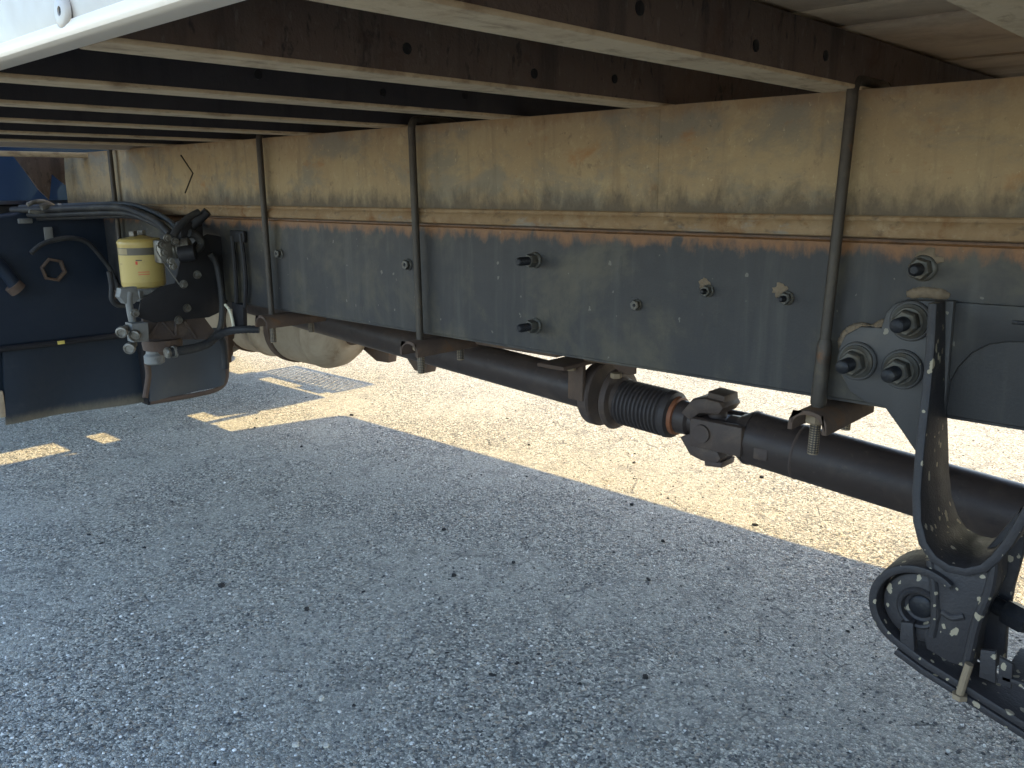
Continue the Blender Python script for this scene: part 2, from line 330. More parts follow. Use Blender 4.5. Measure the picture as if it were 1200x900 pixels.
rng = np.random.default_rng(3)
def chips(name, n, mat, size):
    """loose chippings lying in the asphalt surface, one joined mesh"""
    base = np.array([[1,0,0],[.3,.95,0],[-.8,.6,0],[-.8,-.6,0],[.3,-.95,0],[.45,.1,.62],[-.35,.35,.7],[-.2,-.4,.55]])
    F = np.array([[0,1,5],[1,6,5],[1,2,6],[2,3,6],[3,7,6],[3,4,7],[4,0,7],[0,5,7],[5,6,7]])
    x = -4.2 + rng.random(n*4)*4.4; y = -1.0 + rng.random(n*4)*3.9
    d = np.hypot(x, y+1.2); keep = rng.random(n*4) < np.clip(1.3/d, 0, 1)**1.6
    x, y = x[keep][:n], y[keep][:n]; n = len(x)
    sz = size*(.45 + rng.random(n)**2*1.1); a = rng.random(n)*6.283
    P = base[None] + rng.normal(0, .16, (n, 8, 3)); P[:, :5, 2] = -.25
    P = P*sz[:, None, None]*np.stack([np.ones(n), .55+rng.random(n)*.45, .45+rng.random(n)*.55], 1)[:, None]
    X = P[..., 0]*np.cos(a)[:, None] - P[..., 1]*np.sin(a)[:, None] + x[:, None]
    Y = P[..., 0]*np.sin(a)[:, None] + P[..., 1]*np.cos(a)[:, None] + y[:, None]
    co = np.stack([X, Y, P[..., 2] - .0004], -1).reshape(-1, 3)
    fa = (F[None] + (np.arange(n)*8)[:, None, None]).reshape(-1, 3)
    me = bpy.data.meshes.new(name); me.vertices.add(len(co)); me.vertices.foreach_set('co', co.ravel())
    me.loops.add(fa.size); me.loops.foreach_set('vertex_index', fa.ravel().astype(np.int32))
    me.polygons.add(len(fa)); me.polygons.foreach_set('loop_start', np.arange(0, fa.size, 3).astype(np.int32))
    me.update(calc_edges=True); me.materials.append(M[mat])
    o = bpy.data.objects.new(name, me); col.objects.link(o); o['kind'] = 'stuff'; o['label'] = 'small stone chippings and crumbs bedded in the asphalt'
    return o
chips('gravel', 80000, 'chips', .0038)

# ------------------------------------------------------------------ the truck
truck = empty('box_truck', (0, .42, 0), 'underside of a white box truck with dark chassis rail, brown subframe and propeller shaft', 'truck')
CY = .42                                           # centre line
# chassis rails: channel section, open towards the centre
def channel(b, x0, x1, y, inw, z0, z1, t, fl):
    s = inw
    b.prism([(y, z0), (y+s*fl, z0), (y+s*fl, z0+t), (y+s*t, z0+t), (y+s*t, z1-t), (y+s*fl, z1-t), (y+s*fl, z1), (y, z1)], 'x', x0, x1)
    return b
RB, RT = .6455, .879
b = channel(B(), -5.2, 3.6, 0, 1, RB, RT, .008, .07)
bmesh.ops.bevel(b.bm, geom=[e for e in b.bm.edges if abs(e.verts[0].co.x-e.verts[1].co.x) > 1 and abs(e.verts[0].co.y) < .001 and abs(e.verts[1].co.y) < .001], offset=.006, segments=3, affect='EDGES')
rail = part('chassis_rail', b, 'rail', truck)
rail2 = part('chassis_rail', channel(B(), -5.2, 3.6, .84, -1, RB, RT, .008, .07), 'rail', truck)
# reinforcement doubler at the rear spring hanger
b = B(); b.prism([(x, z) for x, z in [(-0.3390,0.8022),(-0.1443,0.8055),(-0.1395,0.7680),(-0.2436,0.7595),(-0.2624,0.7579),(-0.2812,0.7524),(-0.2997,0.7390),(-0.3139,0.7179),(-0.3237,0.6912)]], 'y', -.0065, -.0002, .002)
part('doubler_plate', b, 'rail', rail)
part('slot', B().box(-.258, -.18, -.0085, -.006, .781, .786, .0012), 'stud', rail)
# subframe beams with packing strip
def beam(y, s):
    b = channel(B(), -3.25 if y == 0 else -3.05, 3.5, y, s, .9045, 1.0755, .006, .06)
    return part('subframe_beam', b, 'beam', truck)
bm1 = beam(0, 1); bm2 = beam(.84, -1)
b = B().prism([(-.0035, .8803), (-.0078, .8825), (-.0098, .8870), (-.0100, .8915), (-.0088, .8965), (-.0066, .9008), (-.0048, .9030), (-.0062, .9045), (-.0066, .9085), (-.0046, .9105), (-.001, .9106), (.07, .9035), (.07, .8803)], 'x', -3.2, 3.5)
part('packing_strip', b, 'strip', bm1)
part('packing_strip', B().box(-3.0, 3.5, .77, .846, .8803, .9035, .003), 'strip', bm2)
# vertical weld seams on the beam
for x in (-.80, .9): part('weld_seam', B().box(x-.012, x+.012, -.0006, .001, .915, 1.07, .0003), 'beam', bm1)
part('scored_mark', B().tube([(-2.3832,-0.0012,1.0467),(-2.3230,-0.0012,0.9965),(-2.3780,-0.0012,0.9430)], .0021, 6, smooth=False), 'chevron', bm1)
# gusset at the front end of the beam
b = B().prism([(-0.1899,1.0678),(-0.0312,1.0701),(-0.0375,0.9699),(-0.0769,1.0065),(-0.0951,0.9223),(-0.1258,0.9562),(-0.1581,1.0141)], 'x', -3.158, -3.150, .0015)
part('end_gusset', b, 'member_web', truck)

# cross members of the body: pressed channel, web towards the rear, flange forward
ZF, ZT = 1.0762, 1.142
webs = [-2.46, -2.13, -1.765, -1.425, -1.108, -.791, -.472, -.158, .16, .48, .80, 1.12, 1.44, 1.76, 2.08, 2.40, 2.72, 3.04, 3.36]
def member():
    y0, y1 = -.862, 1.702
    o = part('cross_member', B().prism([(0, ZF+.004), (0, ZT), (-.06, ZT), (-.06, ZT-.004), (-.004, ZT-.004), (-.004, ZF+.004)], 'y', y0, y1), 'member_web', truck, place=(0, CY, ZF))
    f = part('bottom_flange', B().box(-.054, .001, y0-.001, y1+.001, ZF-.001, ZF+.0045, .0015), 'flange', o, place=(0, CY, ZF))
    h = []
    for y, z in ((-.52, .030), (-.3, .022), (-.12, .030)):
        h.append(part('bolt_hole', B().cyl((-.001, y, ZF+z), (.0012, y, ZF+z), .0065, seg=14), 'stud', o, place=(0, y, ZF+z)))
    return o, f, h
m0, f0, h0 = member()
m0.location.x = webs[6] - WL[truck.name].x; WL[m0.name] = Vector((webs[6], CY, ZF))      # the one over the third clamp
shaded_mesh = m0.data.copy(); shaded_mesh.materials[0] = M['member_shaded']
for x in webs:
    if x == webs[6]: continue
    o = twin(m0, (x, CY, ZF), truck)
    if x < -.85: o.data = shaded_mesh  # forward webs take the copy with shade in its colour
    twin(f0, (x, CY, ZF), o)
    if -1.2 < x < 0:
        for h in h0: twin(h, (x, WL[h.name].y, WL[h.name].z), o)
# floor boards over the members
bw = .135
fb = part('floor_board', B().box(-2.70, 3.5, -bw/2+.002, bw/2-.002, 0, .022, .002), 'floor', truck, place=(0, 0, 0))
for k in range(19):
    at = (0, -.80 + k*bw, ZT + .003 + .0015*((k*7) % 3))
    if k == 0: fb.location = Vector(at) - WL[truck.name]; WL[fb.name] = Vector(at)
    else: twin(fb, at, truck)
# body: side panels, front, rear, roof, near sill
SY, FY = -.885, 1.725
BX0, BX1, BZ = -2.74, 3.55, 3.75
side = part('side_panel', B().prism([(SY, ZF+.012), (SY-.002, ZF+.03), (SY-.002, BZ), (SY+.022, BZ), (SY+.022, ZF+.012)], 'x', BX0+.06, BX1), 'white', truck)
sl = part('side_sill', B().prism([(SY+.020, ZF-.0008), (SY+.003, ZF-.0008), (SY-.001, ZF+.0002), (SY-.0038, ZF+.002), (SY-.005, ZF+.005), (SY-.0052, ZF+.008), (SY-.0046, ZF+.0105), (SY-.0034, ZF+.0125), (SY-.0023, ZF+.015), (SY+.020, ZF+.015)], 'x', BX0+.06, BX1), 'sill', side)
for k in range(10):
    p = Vector((-0.8060,-0.8850,1.0986)) + Vector((-.62*k + .0, 0, 0)) if k < 4 else Vector((-0.8060,-0.8850,1.0986)) + Vector((.62*(k-3), 0, 0))
    p.y = SY - .002
    if k == 0:
        bt = part('sill_bolt', B().lathe(p, (0, -1, 0), [(0, .0155), (.0014, .0153), (.0028, .0140), (.0038, .010), (.0041, .0040), (.0022, .0034), (.0022, .0012)], 28), 'white', side, place=p)
        part('socket', B().cyl(p+Vector((0, -.0021, 0)), p+Vector((0, -.0029, 0)), .0034, seg=12), 'stud', bt)
    else: twin(bt, p, side)
part('side_panel', B().box(BX0+.06, BX1, FY-.022, FY, ZF-.006, BZ, .003), 'white', truck)
part('front_wall', B().box(BX0, BX0+.03, SY+.06, FY-.06, ZF-.004, BZ, .003), 'white', truck)
for y in (SY+.058, FY-.062): part('corner_post', B().cyl((BX0+.062, y, ZF-.005), (BX0+.062, y, BZ), .062, seg=28), 'sill', truck)
part('rear_door', B().box(BX1-.03, BX1+.01, SY, FY, ZF-.004, BZ, .003), 'white', truck)
part('roof', B().box(BX0, BX1, SY, FY, BZ, BZ+.03, .005), 'white', truck)

# U-bolts clamping beam to rail
def ubolt(xt, xb, low=.57, sleeve=False):
    yf, yb, R = -.019, .098, .014
    t = Vector((xb-xt, 0, .645-1.07)).normalized()
    def at(z): return xt + (xb-xt)*(1.07-z)/(1.07-.645)
    zt = 1.0865
    pts = [(at(low), yf, low), (at(.7), yf, .7), (at(.9), yf, .9), (at(1.05), yf, 1.05), (at(1.05), yf, zt-.016), (at(1.07), yf+.0045, zt-.0045), (at(1.07), yf+.016, zt), (at(1.07), .04, zt), (at(1.07), yb-.016, zt), (at(1.07), yb-.0045, zt-.0045), (at(1.05), yb, zt-.016), (at(.9), yb, .9), (at(low), yb, low+.012)]
    o = part('u_bolt', B().tube(pts, .0078, 12, 4), 'bolt_rod', truck)
    xc = at(.64)
    prof = []
    for k in range(13):
        a = math.pi*k/12; prof.append((xc + .029*math.cos(a)*(1 if abs(math.cos(a)) < .9 else 1), .612 + .026*math.sin(a)**.7))
    inner = [(xc + (p[0]-xc)*.80, p[1]-.0065) for p in prof]
    b = B().prism(prof + [(prof[-1][0], .606), (inner[-1][0], .606)] + inner[::-1] + [(inner[0][0], .606), (prof[0][0], .606)], 'y', -.052, .128, .0012)
    part('clamp_plate', b, 'brown', o)
    for y in (yf, yb):
        part('nut', B().hexa((xc, y, .6305), (0, 0, -1), .0165, .017), 'rod_low', o)
        part('thread', B().tube([(at(z), y, z) for z in np.arange(low-.002 + (.012 if y > 0 else 0),   .614, .0018)], .0074, 10, 1, False, .0007), 'rod_low', o)
    if sleeve: part('sleeve', B().lathe((at(.645), yf, .641), (at(.74)-at(.645), 0, .095), [(0, .0105), (.004, .0112), (.088, .0105), (.096, .0085)], 16), 'bolt_rod', o)
    return o
ubolt(-.475, -.490, .568, True); ubolt(-1.367, -1.361, .566); ubolt(-1.940, -1.938, .566); ubolt(-2.812, -2.812, .59)

# bolts through the rail
def bolt(at, rf, rn, hn, rs, L, tilt=(0, 0), mud=False):
    d = Vector((tilt[0], -1, tilt[1])).normalized(); p = Vector((at[0], -.0005, at[1]))
    o = part('bolt', B().lathe(p, d, [(0, rf), (rf*.12, rf), (rf*.22, rf*.93), (rf*.3, rn*.98)], 28), 'nut', rail)
    part('nut', B().hexa(p + d*rf*.28, d, rn, hn), 'nut', o)
    pr = []
    z0 = hn; nth = int((L-hn)/.0022)
    for k in range(nth):
        pr += [(z0 + k*.0022, rs), (z0 + k*.0022 + .0011, rs*.9)]
    pr += [(L, rs*.85), (L+.002, rs*.55)]
    part('stud', B().lathe(p, d, pr, 16), 'stud', o)
    return o
for x, z in ((-1.051, .8195), (-1.050, .697)): bolt((x, z), .0150, .0125, .017, .0080, .046)
bolt((-.822, .756), .010, .0088, .007, .004, .009)
bolt((-.688, .790), .0105, .0088, .009, .0048, .019); bolt((-.556, .789), .0108, .009, .009, .005, .021)
bolt((-.370, .8435), .0175, .0145, .016, .0085, .036)
bolt((-1.413, .792), .0125, .0105, .008, .005, .011); bolt((-1.908, .793), .0125, .0105, .009, .005, .012)
def splat(cx, cz, r, h, y=-.0008, seed=0, squash=1.):
    rr = random.Random(seed); b = B(); n = 22; rows = []
    amp = [1 + rr.uniform(-.28, .28) for _ in range(n)]
    for f, hh in ((1, 0), (.86, .55), (.55, .95), (.2, 1)):
        rows.append([b.bm.verts.new((cx + math.cos(6.2832*k/n)*r*f*amp[k], y - h*hh*rr.uniform(.7, 1.15), cz + math.sin(6.2832*k/n)*r*f*amp[k]*squash)) for k in range(n)])
    for p, q in zip(rows, rows[1:]):
        for k in range(n): b.bm.faces.new((p[k], q[k], q[(k+1) % n], p[(k+1) % n]))
    b.bm.faces.new(rows[-1]); bmesh.ops.recalc_face_normals(b.bm, faces=b.bm.faces)
    return b
for k, (x, z, r_) in enumerate(((-.695, .800, .0095), (-.568, .799, .0115), (-.366, .853, .016))): part('dirt_patch', splat(x, z, r_, .002, seed=k), 'mud', rail)

# ------------------------------------------------------------------ propeller shaft
sh = part('propeller_shaft', B().tube([(-3.4, CY, .594), (-2.2, CY, .524), (-1.21, CY, .4645)], .0480, 32, smooth=False), 'shaft', truck)
A0 = Vector((-1.138, CY, .4545)); A1 = Vector((-.90, CY, .4415)); RD = Vector((1, 0, -.083)).normalized(); J = Vector((-.895, CY, .438))
fd = (A1-A0).normalized()
pr = [(-.012, .040), (-.006, .050)]
for k in range(11): pr += [(k*.0108, .0495), (k*.0108+.003, .0545), (k*.0108+.006, .0545), (k*.0108+.0088, .0498)]
pr += [(.122, .0530), (.126, .0555), (.139, .0530), (.143, .044), (.145, .030)]
part('bellows', B().lathe(A0, fd, pr, 40), 'rubber', sh)
part('seal_ring', B().lathe(A0+fd*.141, fd, [(0, .040), (.002, .0445), (.011, .0435), (.013, .036)], 32), 'seal', sh)
part('slip_sleeve', B().lathe(A0+fd*.151, fd, [(0, .038), (.03, .037), (.036, .030), (.06, .028)], 32), 'shaft', sh)
# universal joint: front yoke ears above and below, rear yoke ears to the sides, the cross between
b = B()
for s in (1, -1):
    b.prism([(-.962, J.z+s*.028), (-.935, J.z+s*.0635), (-.905, J.z+s*.071), (-.868, J.z+s*.068), (-.858, J.z+s*.056), (-.868, J.z+s*.040), (-.915, J.z+s*.034), (-.938, J.z+s*.014)][::s], 'y', CY-.040, CY+.040, .006)
    b.prism([(-.905, J.z+s*.069), (-.860, J.z+s*.0665), (-.862, J.z+s*.080), (-.902, J.z+s*.084)][::s], 'y', CY-.030, CY+.030, .004)
part('front_yoke', b, 'cast', sh)
b = B().box(-.925, -.855, CY-.052, CY+.052, J.z-.024, J.z+.024, .006)
b.cyl((-.892, CY, J.z-.06), (-.892, CY, J.z+.06), .020)
for s in (1, -1): b.cyl((-.892, CY+s*.05, J.z), (-.892, CY+s*.0695, J.z), .0215, .019); b.box(-.925, -.80, CY+s*.052-.012, CY+s*.052+.012, J.z-.036, J.z+.030, .008)
part('joint_cross', b, 'cast', sh)
r0 = Vector((-.862, CY, .4352))
part('rear_tube', B().lathe(r0, RD, [(0, .036), (.022, .039), (.030, .046), (.052, .0585), (.056, .0585), (.0575, .0565), (.060, .0585), (.064, .0565), (1.2, .0565), (1.24, .045), (1.5, .045)], 48), 'shaft', sh)
for x in (-.70, -.52): part('weld_bead', B().lathe(r0 + RD*(x+.862), RD, [(0, .0566), (.0015, .0576), (.004, .0578), (.006, .0566)], 48), 'cast', sh) if x == -.70 else None
part('balance_weight', B().box(-.776, -.745, CY-.058, CY-.046, .405, .430, .003), 'cast', sh)
# centre bearing and its bracket under the chassis cross member
cb = part('centre_bearing', B().lathe((-1.222, CY, .466), (1, 0, -.03), [(-.006, .058), (0, .076), (.004, .0785), (.026, .0785), (.030, .074), (.030, .055)], 40), 'cast', truck)
part('dust_shield', B().lathe((-1.166, CY, .461), (1, 0, -.03), [(0, .05), (.004, .073), (.009, .0755), (.018, .070), (.020, .054), (.028, .047)], 40), 'cast', cb)
b = B().box(-1.275, -1.195, CY-.16, CY+.16, .546, .556, .003); b.box(-1.245, -1.200, CY-.083, CY-.070, .46, .55, .003); b.box(-1.245, -1.200, CY+.070, CY+.083, .46, .55, .003)
part('bearing_bracket', b, 'brown', cb)
b = B()
b.prism([(-1.205, .556), (-1.205, .622), (-1.06, .622), (-1.06, .545), (-1.075, .540), (-1.098, .540), (-1.12, .556)], 'y', CY-.075, CY-.067, .002)
bmesh.ops.translate(b.bm, vec=(0, 0, 0), verts=b.bm.verts)
part('bracket_ear', b, 'brown', cb)
for x in (-1.23, -1.10): part('bearing_bolt', B().hexa((x, CY-.09, .545), (0, 0, -1), .013, .012), 'rod_low', cb)
part('chassis_cross_member', B().box(-1.29, -1.06, .074, .766, .622, .70, .004), 'brown', truck)
part('chassis_cross_member', B().box(-2.62, -2.45, .074, .766, .655, .75, .004), 'brown', truck)
# gearbox end in front of the shaft
part('gearbox', B().lathe((-4.3, CY, .64), (1, 0, -.06), [(0, .20), (.55, .19), (.68, .15), (.8, .12), (.88, .075), (.93, .07)], 28), 'cast', truck)

# ------------------------------------------------------------------ muffler
mx = Vector((-2.60, .625, .437))
mf = part('muffler', B().lathe(mx, (-1, 0, 0), [(-.13, .045), (-.125, .06), (-.11, .085), (-.05, .120), (-.012, .131), (0, .134), (.006, .131), (.36, .131), (.366, .136), (.374, .131), (.95, .131), (.99, .12)], 48), 'muffler', truck)
for x in (.20, .52): part('strap', B().lathe(mx, (-1, 0, 0), [(x, .1315), (x+.002, .138), (x+.034, .138), (x+.036, .1315)], 48), 'brown', mf)
part('tail_pipe', B().tube([mx+Vector((.12, 0, 0)), mx+Vector((.25, 0, .03)), mx+Vector((.5, .02, .10)), mx+Vector((1.2, .02, .14)), mx+Vector((2.6, .02, .14))], .034, 16), 'brown', mf)
b = B().prism([(-2.4932,0.4481),(-2.3966,0.4176),(-2.4115,0.3304),(-2.4812,0.3276),(-2.5655,0.3657),(-2.6983,0.3764)], 'y', .735, .775, .003)
part('exhaust_hanger', b, 'brown', truck)
b = B().prism([(-2.1801,0.4408),(-2.0240,0.4231),(-2.0470,0.3665),(-2.1016,0.3674)], 'y', .595, .64, .003)
part('exhaust_hanger', b, 'brown', truck)

# ------------------------------------------------------------------ rear spring hanger and leaf spring (near side)
hg = part('spring_hanger', B().prism([(-0.3834,0.8016),(-0.3247,0.8053),(-0.3216,0.6929),(-0.3237,0.5648),(-0.3418,0.5826),(-0.3759,0.6243),(-0.3989,0.6507),(-0.4249,0.6537),(-0.4488,0.6660),(-0.4629,0.6888),(-0.4695,0.7251),(-0.4614,0.7457),(-0.4410,0.7599),(-0.4133,0.7616),(-0.4083,0.7821),(-0.3983,0.7957)], 'y', -.0145, -.0005, .004), 'hanger_plate', truck)
for (u, x, z) in ((0, -.3745, .7745), (1, -.4405, .7115), (2, -.3795, .7080)):
    p = Vector((x, -.0145, z)); d = Vector((-.02, -1, -.02)).normalized()
    w_ = part('washer', B().lathe(p, d, [(0, .0275), (.003, .0272), (.0045, .0255), (.0045, .021)], 36), 'hanger_plate', hg)
    b = B().lathe(p + d*.0045, d, [(0, .0235), (.003, .0232), (.005, .020), (.007, .0185)], 32); b.hexa(p + d*.010, d, .0170, .017)
    part('nut', b, 'nut', hg)
    pr = [(.018, .0098)]
    for k in range(14): pr += [(.020+k*.0022, 0.0098), (.0211+k*.0022, .0088)]
    pr += [(.052, .0090), (.054, .006)]
    part('stud', B().lathe(p, d, pr, 18), 'stud', hg)
# mud packed round the plate's edge
def ridge(line, r_, seed):
    rr = random.Random(seed); b = B().tube(line, lambda t: r_*(.55+.45*min(1, 6*t, 6*(1-t))), 12, 14)
    cy = line[0][1]
    for v in b.bm.verts:
        k = 1 + .16*math.sin(v.co.x*420+seed) + .14*math.sin(v.co.z*510+seed*2) + rr.uniform(-.07, .07)
        v.co.y = cy + .004 + (v.co.y-cy)*.75*k; v.co.z += rr.uniform(-.0008, .0008); v.co.x += rr.uniform(-.0008, .0008)
    return b
mudline = [(-0.3878,-0.0030,0.8076),(-0.3633,-0.0030,0.8118),(-0.3347,-0.0030,0.8095)]
part('mud_ridge', ridge(mudline, .0075, 1), 'mud', hg, ang=80)
mudline = [(-0.4059,-0.0060,0.7727),(-0.4156,-0.0080,0.7614),(-0.4287,-0.0080,0.7529),(-0.4430,-0.0080,0.7549),(-0.4568,-0.0080,0.7486),(-0.4653,-0.0080,0.7342),(-0.4670,-0.0070,0.7204)]
part('mud_ridge', ridge(mudline, .0095, 2), 'mud', hg, ang=80)
mudline = [(-0.4667,-0.0060,0.6955),(-0.4552,-0.0070,0.6798),(-0.4410,-0.0070,0.6695),(-0.4284,-0.0060,0.6577)]
part('mud_ridge', ridge(mudline, .0050, 3), 'mud', hg, ang=80)
# the J-shaped rib standing out from the plate
pts = []
for (x, y_, z), yb in zip([(-0.3340,-0.0520,0.8045),(-0.3289,-0.0600,0.7473),(-0.3253,-0.0700,0.6998),(-0.3221,-0.0820,0.6526),(-0.3190,-0.0920,0.6105),(-0.3154,-0.1000,0.5679),(-0.3093,-0.1060,0.5345),(-0.2996,-0.1100,0.5108),(-0.2870,-0.1100,0.4961),(-0.2714,-0.1100,0.4894),(-0.2539,-0.1100,0.4903),(-0.2377,-0.1100,0.4999),(-0.2263,-0.1100,0.5167),(-0.2160,-0.1100,0.5394),(-0.2064,-0.1100,0.5668),(-0.1965,-0.1100,0.5958),(-0.1834,-0.1100,0.6320),(-0.1749,-0.1000,0.6639),(-0.1701,-0.0850,0.7116),(-0.1701,-0.0700,0.7584),(-0.1753,-0.0550,0.8067)],
                      [-.0145]*2 + [-.012, .004, .012, .018, .020, .020] + [.018]*7 + [.010, -.004, -.0145, -.0145, -.0145, -.0145]):
    pts.append((x, z, y_, yb))
part('rib', B().strip(pts, .0115, .003, -1), 'hanger', hg)
# body of the hanger round the spring pin
body = [(-0.2992,0.4908),(-0.2841,0.4814),(-0.2543,0.4816),(-0.2343,0.4914),(-0.2218,0.5142),(-0.2191,0.4727),(-0.2296,0.4292),(-0.2348,0.3960),(-0.2354,0.3555),(-0.2594,0.3554),(-0.2890,0.3630),(-0.2961,0.3932),(-0.2815,0.4141),(-0.2851,0.4507),(-0.2935,0.4738)]
part('boss', B().prism(body, 'y', -.1035, -.045, .005), 'hanger', hg)
edge = B()
edge.tube([(-0.2961,-0.1000,0.4853),(-0.2869,-0.1020,0.4490),(-0.2823,-0.1020,0.4126),(-0.2836,-0.1020,0.3845)], .0055, 10)
edge.tube([(-0.2246,-0.1000,0.5116),(-0.2252,-0.1020,0.4696),(-0.2339,-0.1020,0.4265),(-0.2373,-0.1020,0.3937),(-0.2396,-0.1020,0.3596)], .0062, 10)
edge.tube([(-0.2754,-0.1005,0.4216),(-0.2627,-0.1015,0.4183),(-0.2497,-0.1005,0.4249)], .0055, 10)
part('boss_rib', edge, 'hanger', hg)
E0 = Vector((-0.3025,-0.1050,0.4162))
disc = B().lathe((E0.x, -.060, E0.z), (0, -1, 0), [(0, .0475), (.034, .0475), (.039, .045), (.041, .040), (.041, .0285), (.044, .0270), (.0465, .0245), (.045, .0215), (.036, .0195), (.034, .016)], 48)
part('eye_cover', disc, 'hanger', hg)
part('spring_pin', B().lathe((E0.x, -.090, E0.z), (0, -1, 0), [(0, .0155), (.006, .015), (.008, .012)], 20), 'stud', hg)
part('pin_lock', B().prism([(-0.3206,0.3939),(-0.3051,0.3984),(-0.2987,0.3532),(-0.3092,0.3515),(-0.3196,0.3586)], 'y', -.111, -.096, .003), 'hanger', hg)
# inner plate and pin head on the far side of the spring
part('inner_plate', B().prism([(-0.2546,0.4814),(-0.2176,0.5546),(-0.2066,0.5073),(-0.2133,0.4469),(-0.2144,0.3866),(-0.2118,0.3448),(-0.2279,0.3258),(-0.2436,0.3383),(-0.2539,0.3967)], 'y', -.036, -.018, .003), 'hanger', hg)
p = Vector((-0.2119,-0.0600,0.4282)); b = B().hexa(p, (.5, -.2, -.05), .017, .03); b.cyl(p - Vector((.04, -.02, 0)), p, .011)
part('pin_bolt', b, 'stud', hg)
# leaf spring: main leaf rolled into the eye, then sweeping down and back
ls = None
R0 = .0610; cx, cz = E0.x, E0.z
arc = [(cx + R0*math.cos(a), cz + R0*math.sin(a)) for a in np.radians(np.arange(52, 244, 7))]
tail = [(q[0], q[2]) for q in [(-0.3204,-0.1050,0.3569),(-0.2859,-0.1050,0.3422),(-0.2385,-0.1050,0.3279),(-0.1693,-0.1050,0.3065)]]
d_ = Vector((tail[-1][0]-tail[-2][0], tail[-1][1]-tail[-2][1])).normalized(); x, z = tail[-1]
for k in range(9):
    d_ = Vector((d_.x, d_.y*.80)).normalized(); x += d_.x*.075; z += d_.y*.075; tail.append((x, z))
main = [(x, z, -.112, -.042) for x, z in arc + tail]
ls = part('leaf_spring', B().strip(main, .0105, .002, 1), 'hanger', truck)
def leaf(i0, off, k):
    q = []
    pts_ = main[i0:]
    for i, (x, z, yf, yb) in enumerate(pts_):
        a = pts_[max(i-1, 0)]; c = pts_[min(i+1, len(pts_)-1)]; t = Vector((c[0]-a[0], c[1]-a[1])).normalized()
        q.append((x + t.y*off, z - t.x*off, yf, yb))
    return part('leaf', B().strip(q, .0095, .002, 1), 'hanger', ls)
leaf(len(arc)+0, .0115, 0); leaf(len(arc)+4, .0225, 1); leaf(len(arc)+5, .0335, 2)
b = B().tube([(-0.2338,-0.1170,0.3711),(-0.2373,-0.1170,0.3484),(-0.2400,-0.1170,0.3269)], .0050, 10); b.hexa(Vector((-0.2400,-0.1170,0.3269)), (0, 0, -1), .0095, .007)
part('rebound_clip', b, 'rod_low', ls)
b = B().prism([(-0.2236,0.3948),(-0.2071,0.3990),(-0.2025,0.3569),(-0.2216,0.3583)], 'y', -.118, -.112, .0015); b.prism([(-0.2028,0.3938),(-0.1876,0.3896),(-0.1858,0.3571),(-0.2008,0.3588)], 'y', -.118, -.112, .0015)
b.box(E0.x+.105, E0.x+.150, -.118, -.03, E0.z-.052, E0.z-.046, .001)
part('leaf_clip', b, 'hanger', ls)

# ------------------------------------------------------------------ fuel filter and its bracket (transverse plate behind the cab)
XB = -2.2
fb_ = part('filter_bracket', B().prism([(0.0221,0.8042),(-0.0015,0.8262),(-0.0383,0.8347),(-0.0718,0.8181),(-0.1140,0.7797),(-0.1422,0.7094),(-0.1824,0.7038),(-0.2376,0.6733),(-0.2489,0.6301),(-0.2101,0.6122),(-0.0543,0.6080),(0.0012,0.6257),(0.0130,0.7011)], 'x', XB-.006, XB, .0015), 'bracket', truck)
def bolt_x(u3, r_, parent, m='alloy'):
    p = Vector(u3); o = B().lathe(p, (1, 0, 0), [(0, r_*1.35), (.0025, r_*1.3), (.0025, r_)], 16); o.hexa(p+Vector((.002, 0, 0)), (1, 0, 0), r_, .009)
    return part('bolt', o, m, parent)
for q in [(-2.1990,-0.1193,0.7053),(-2.1990,-0.0785,0.7272),(-2.1990,-0.1160,0.6406),(-2.1990,-0.2569,0.6422),(-2.1990,-0.1429,0.6112)]: bolt_x(q, .0085, fb_)
# canister
fc = Vector((-2.2900,-0.1850,0.7662))
can = part('fuel_filter', B().lathe(fc+Vector((0, 0, -.068)), (0, 0, 1), [(0, .050), (.004, .0545), (.012, .056), (.112, .056), (.118, .0575), (.122, .056), (.128, .050), (.131, .030), (.136, .014), (.137, .004)], 48), M['filter'], fb_, place=fc)
for dx, dy in ((.005, -.018), (-.01, .012)): part('bleed_screw', B().hexa(fc+Vector((dx, dy, .0665)), (0, 0, 1), .011, .014), 'alloy', fb_)
hd = fc + Vector((0, 0, -.07))
b = B().lathe(hd, (0, 0, -1), [(-.004, .044), (.004, .052), (.014, .052), (.018, .040), (.034, .036)], 32)
for k in range(10):
    a = k*.628; b.box(hd.x+.05*math.cos(a)-.006, hd.x+.05*math.cos(a)+.006, hd.y+.05*math.sin(a)-.006, hd.y+.05*math.sin(a)+.006, hd.z-.024, hd.z-.003, .002)
part('filter_head', b, 'grey_cast', fb_)
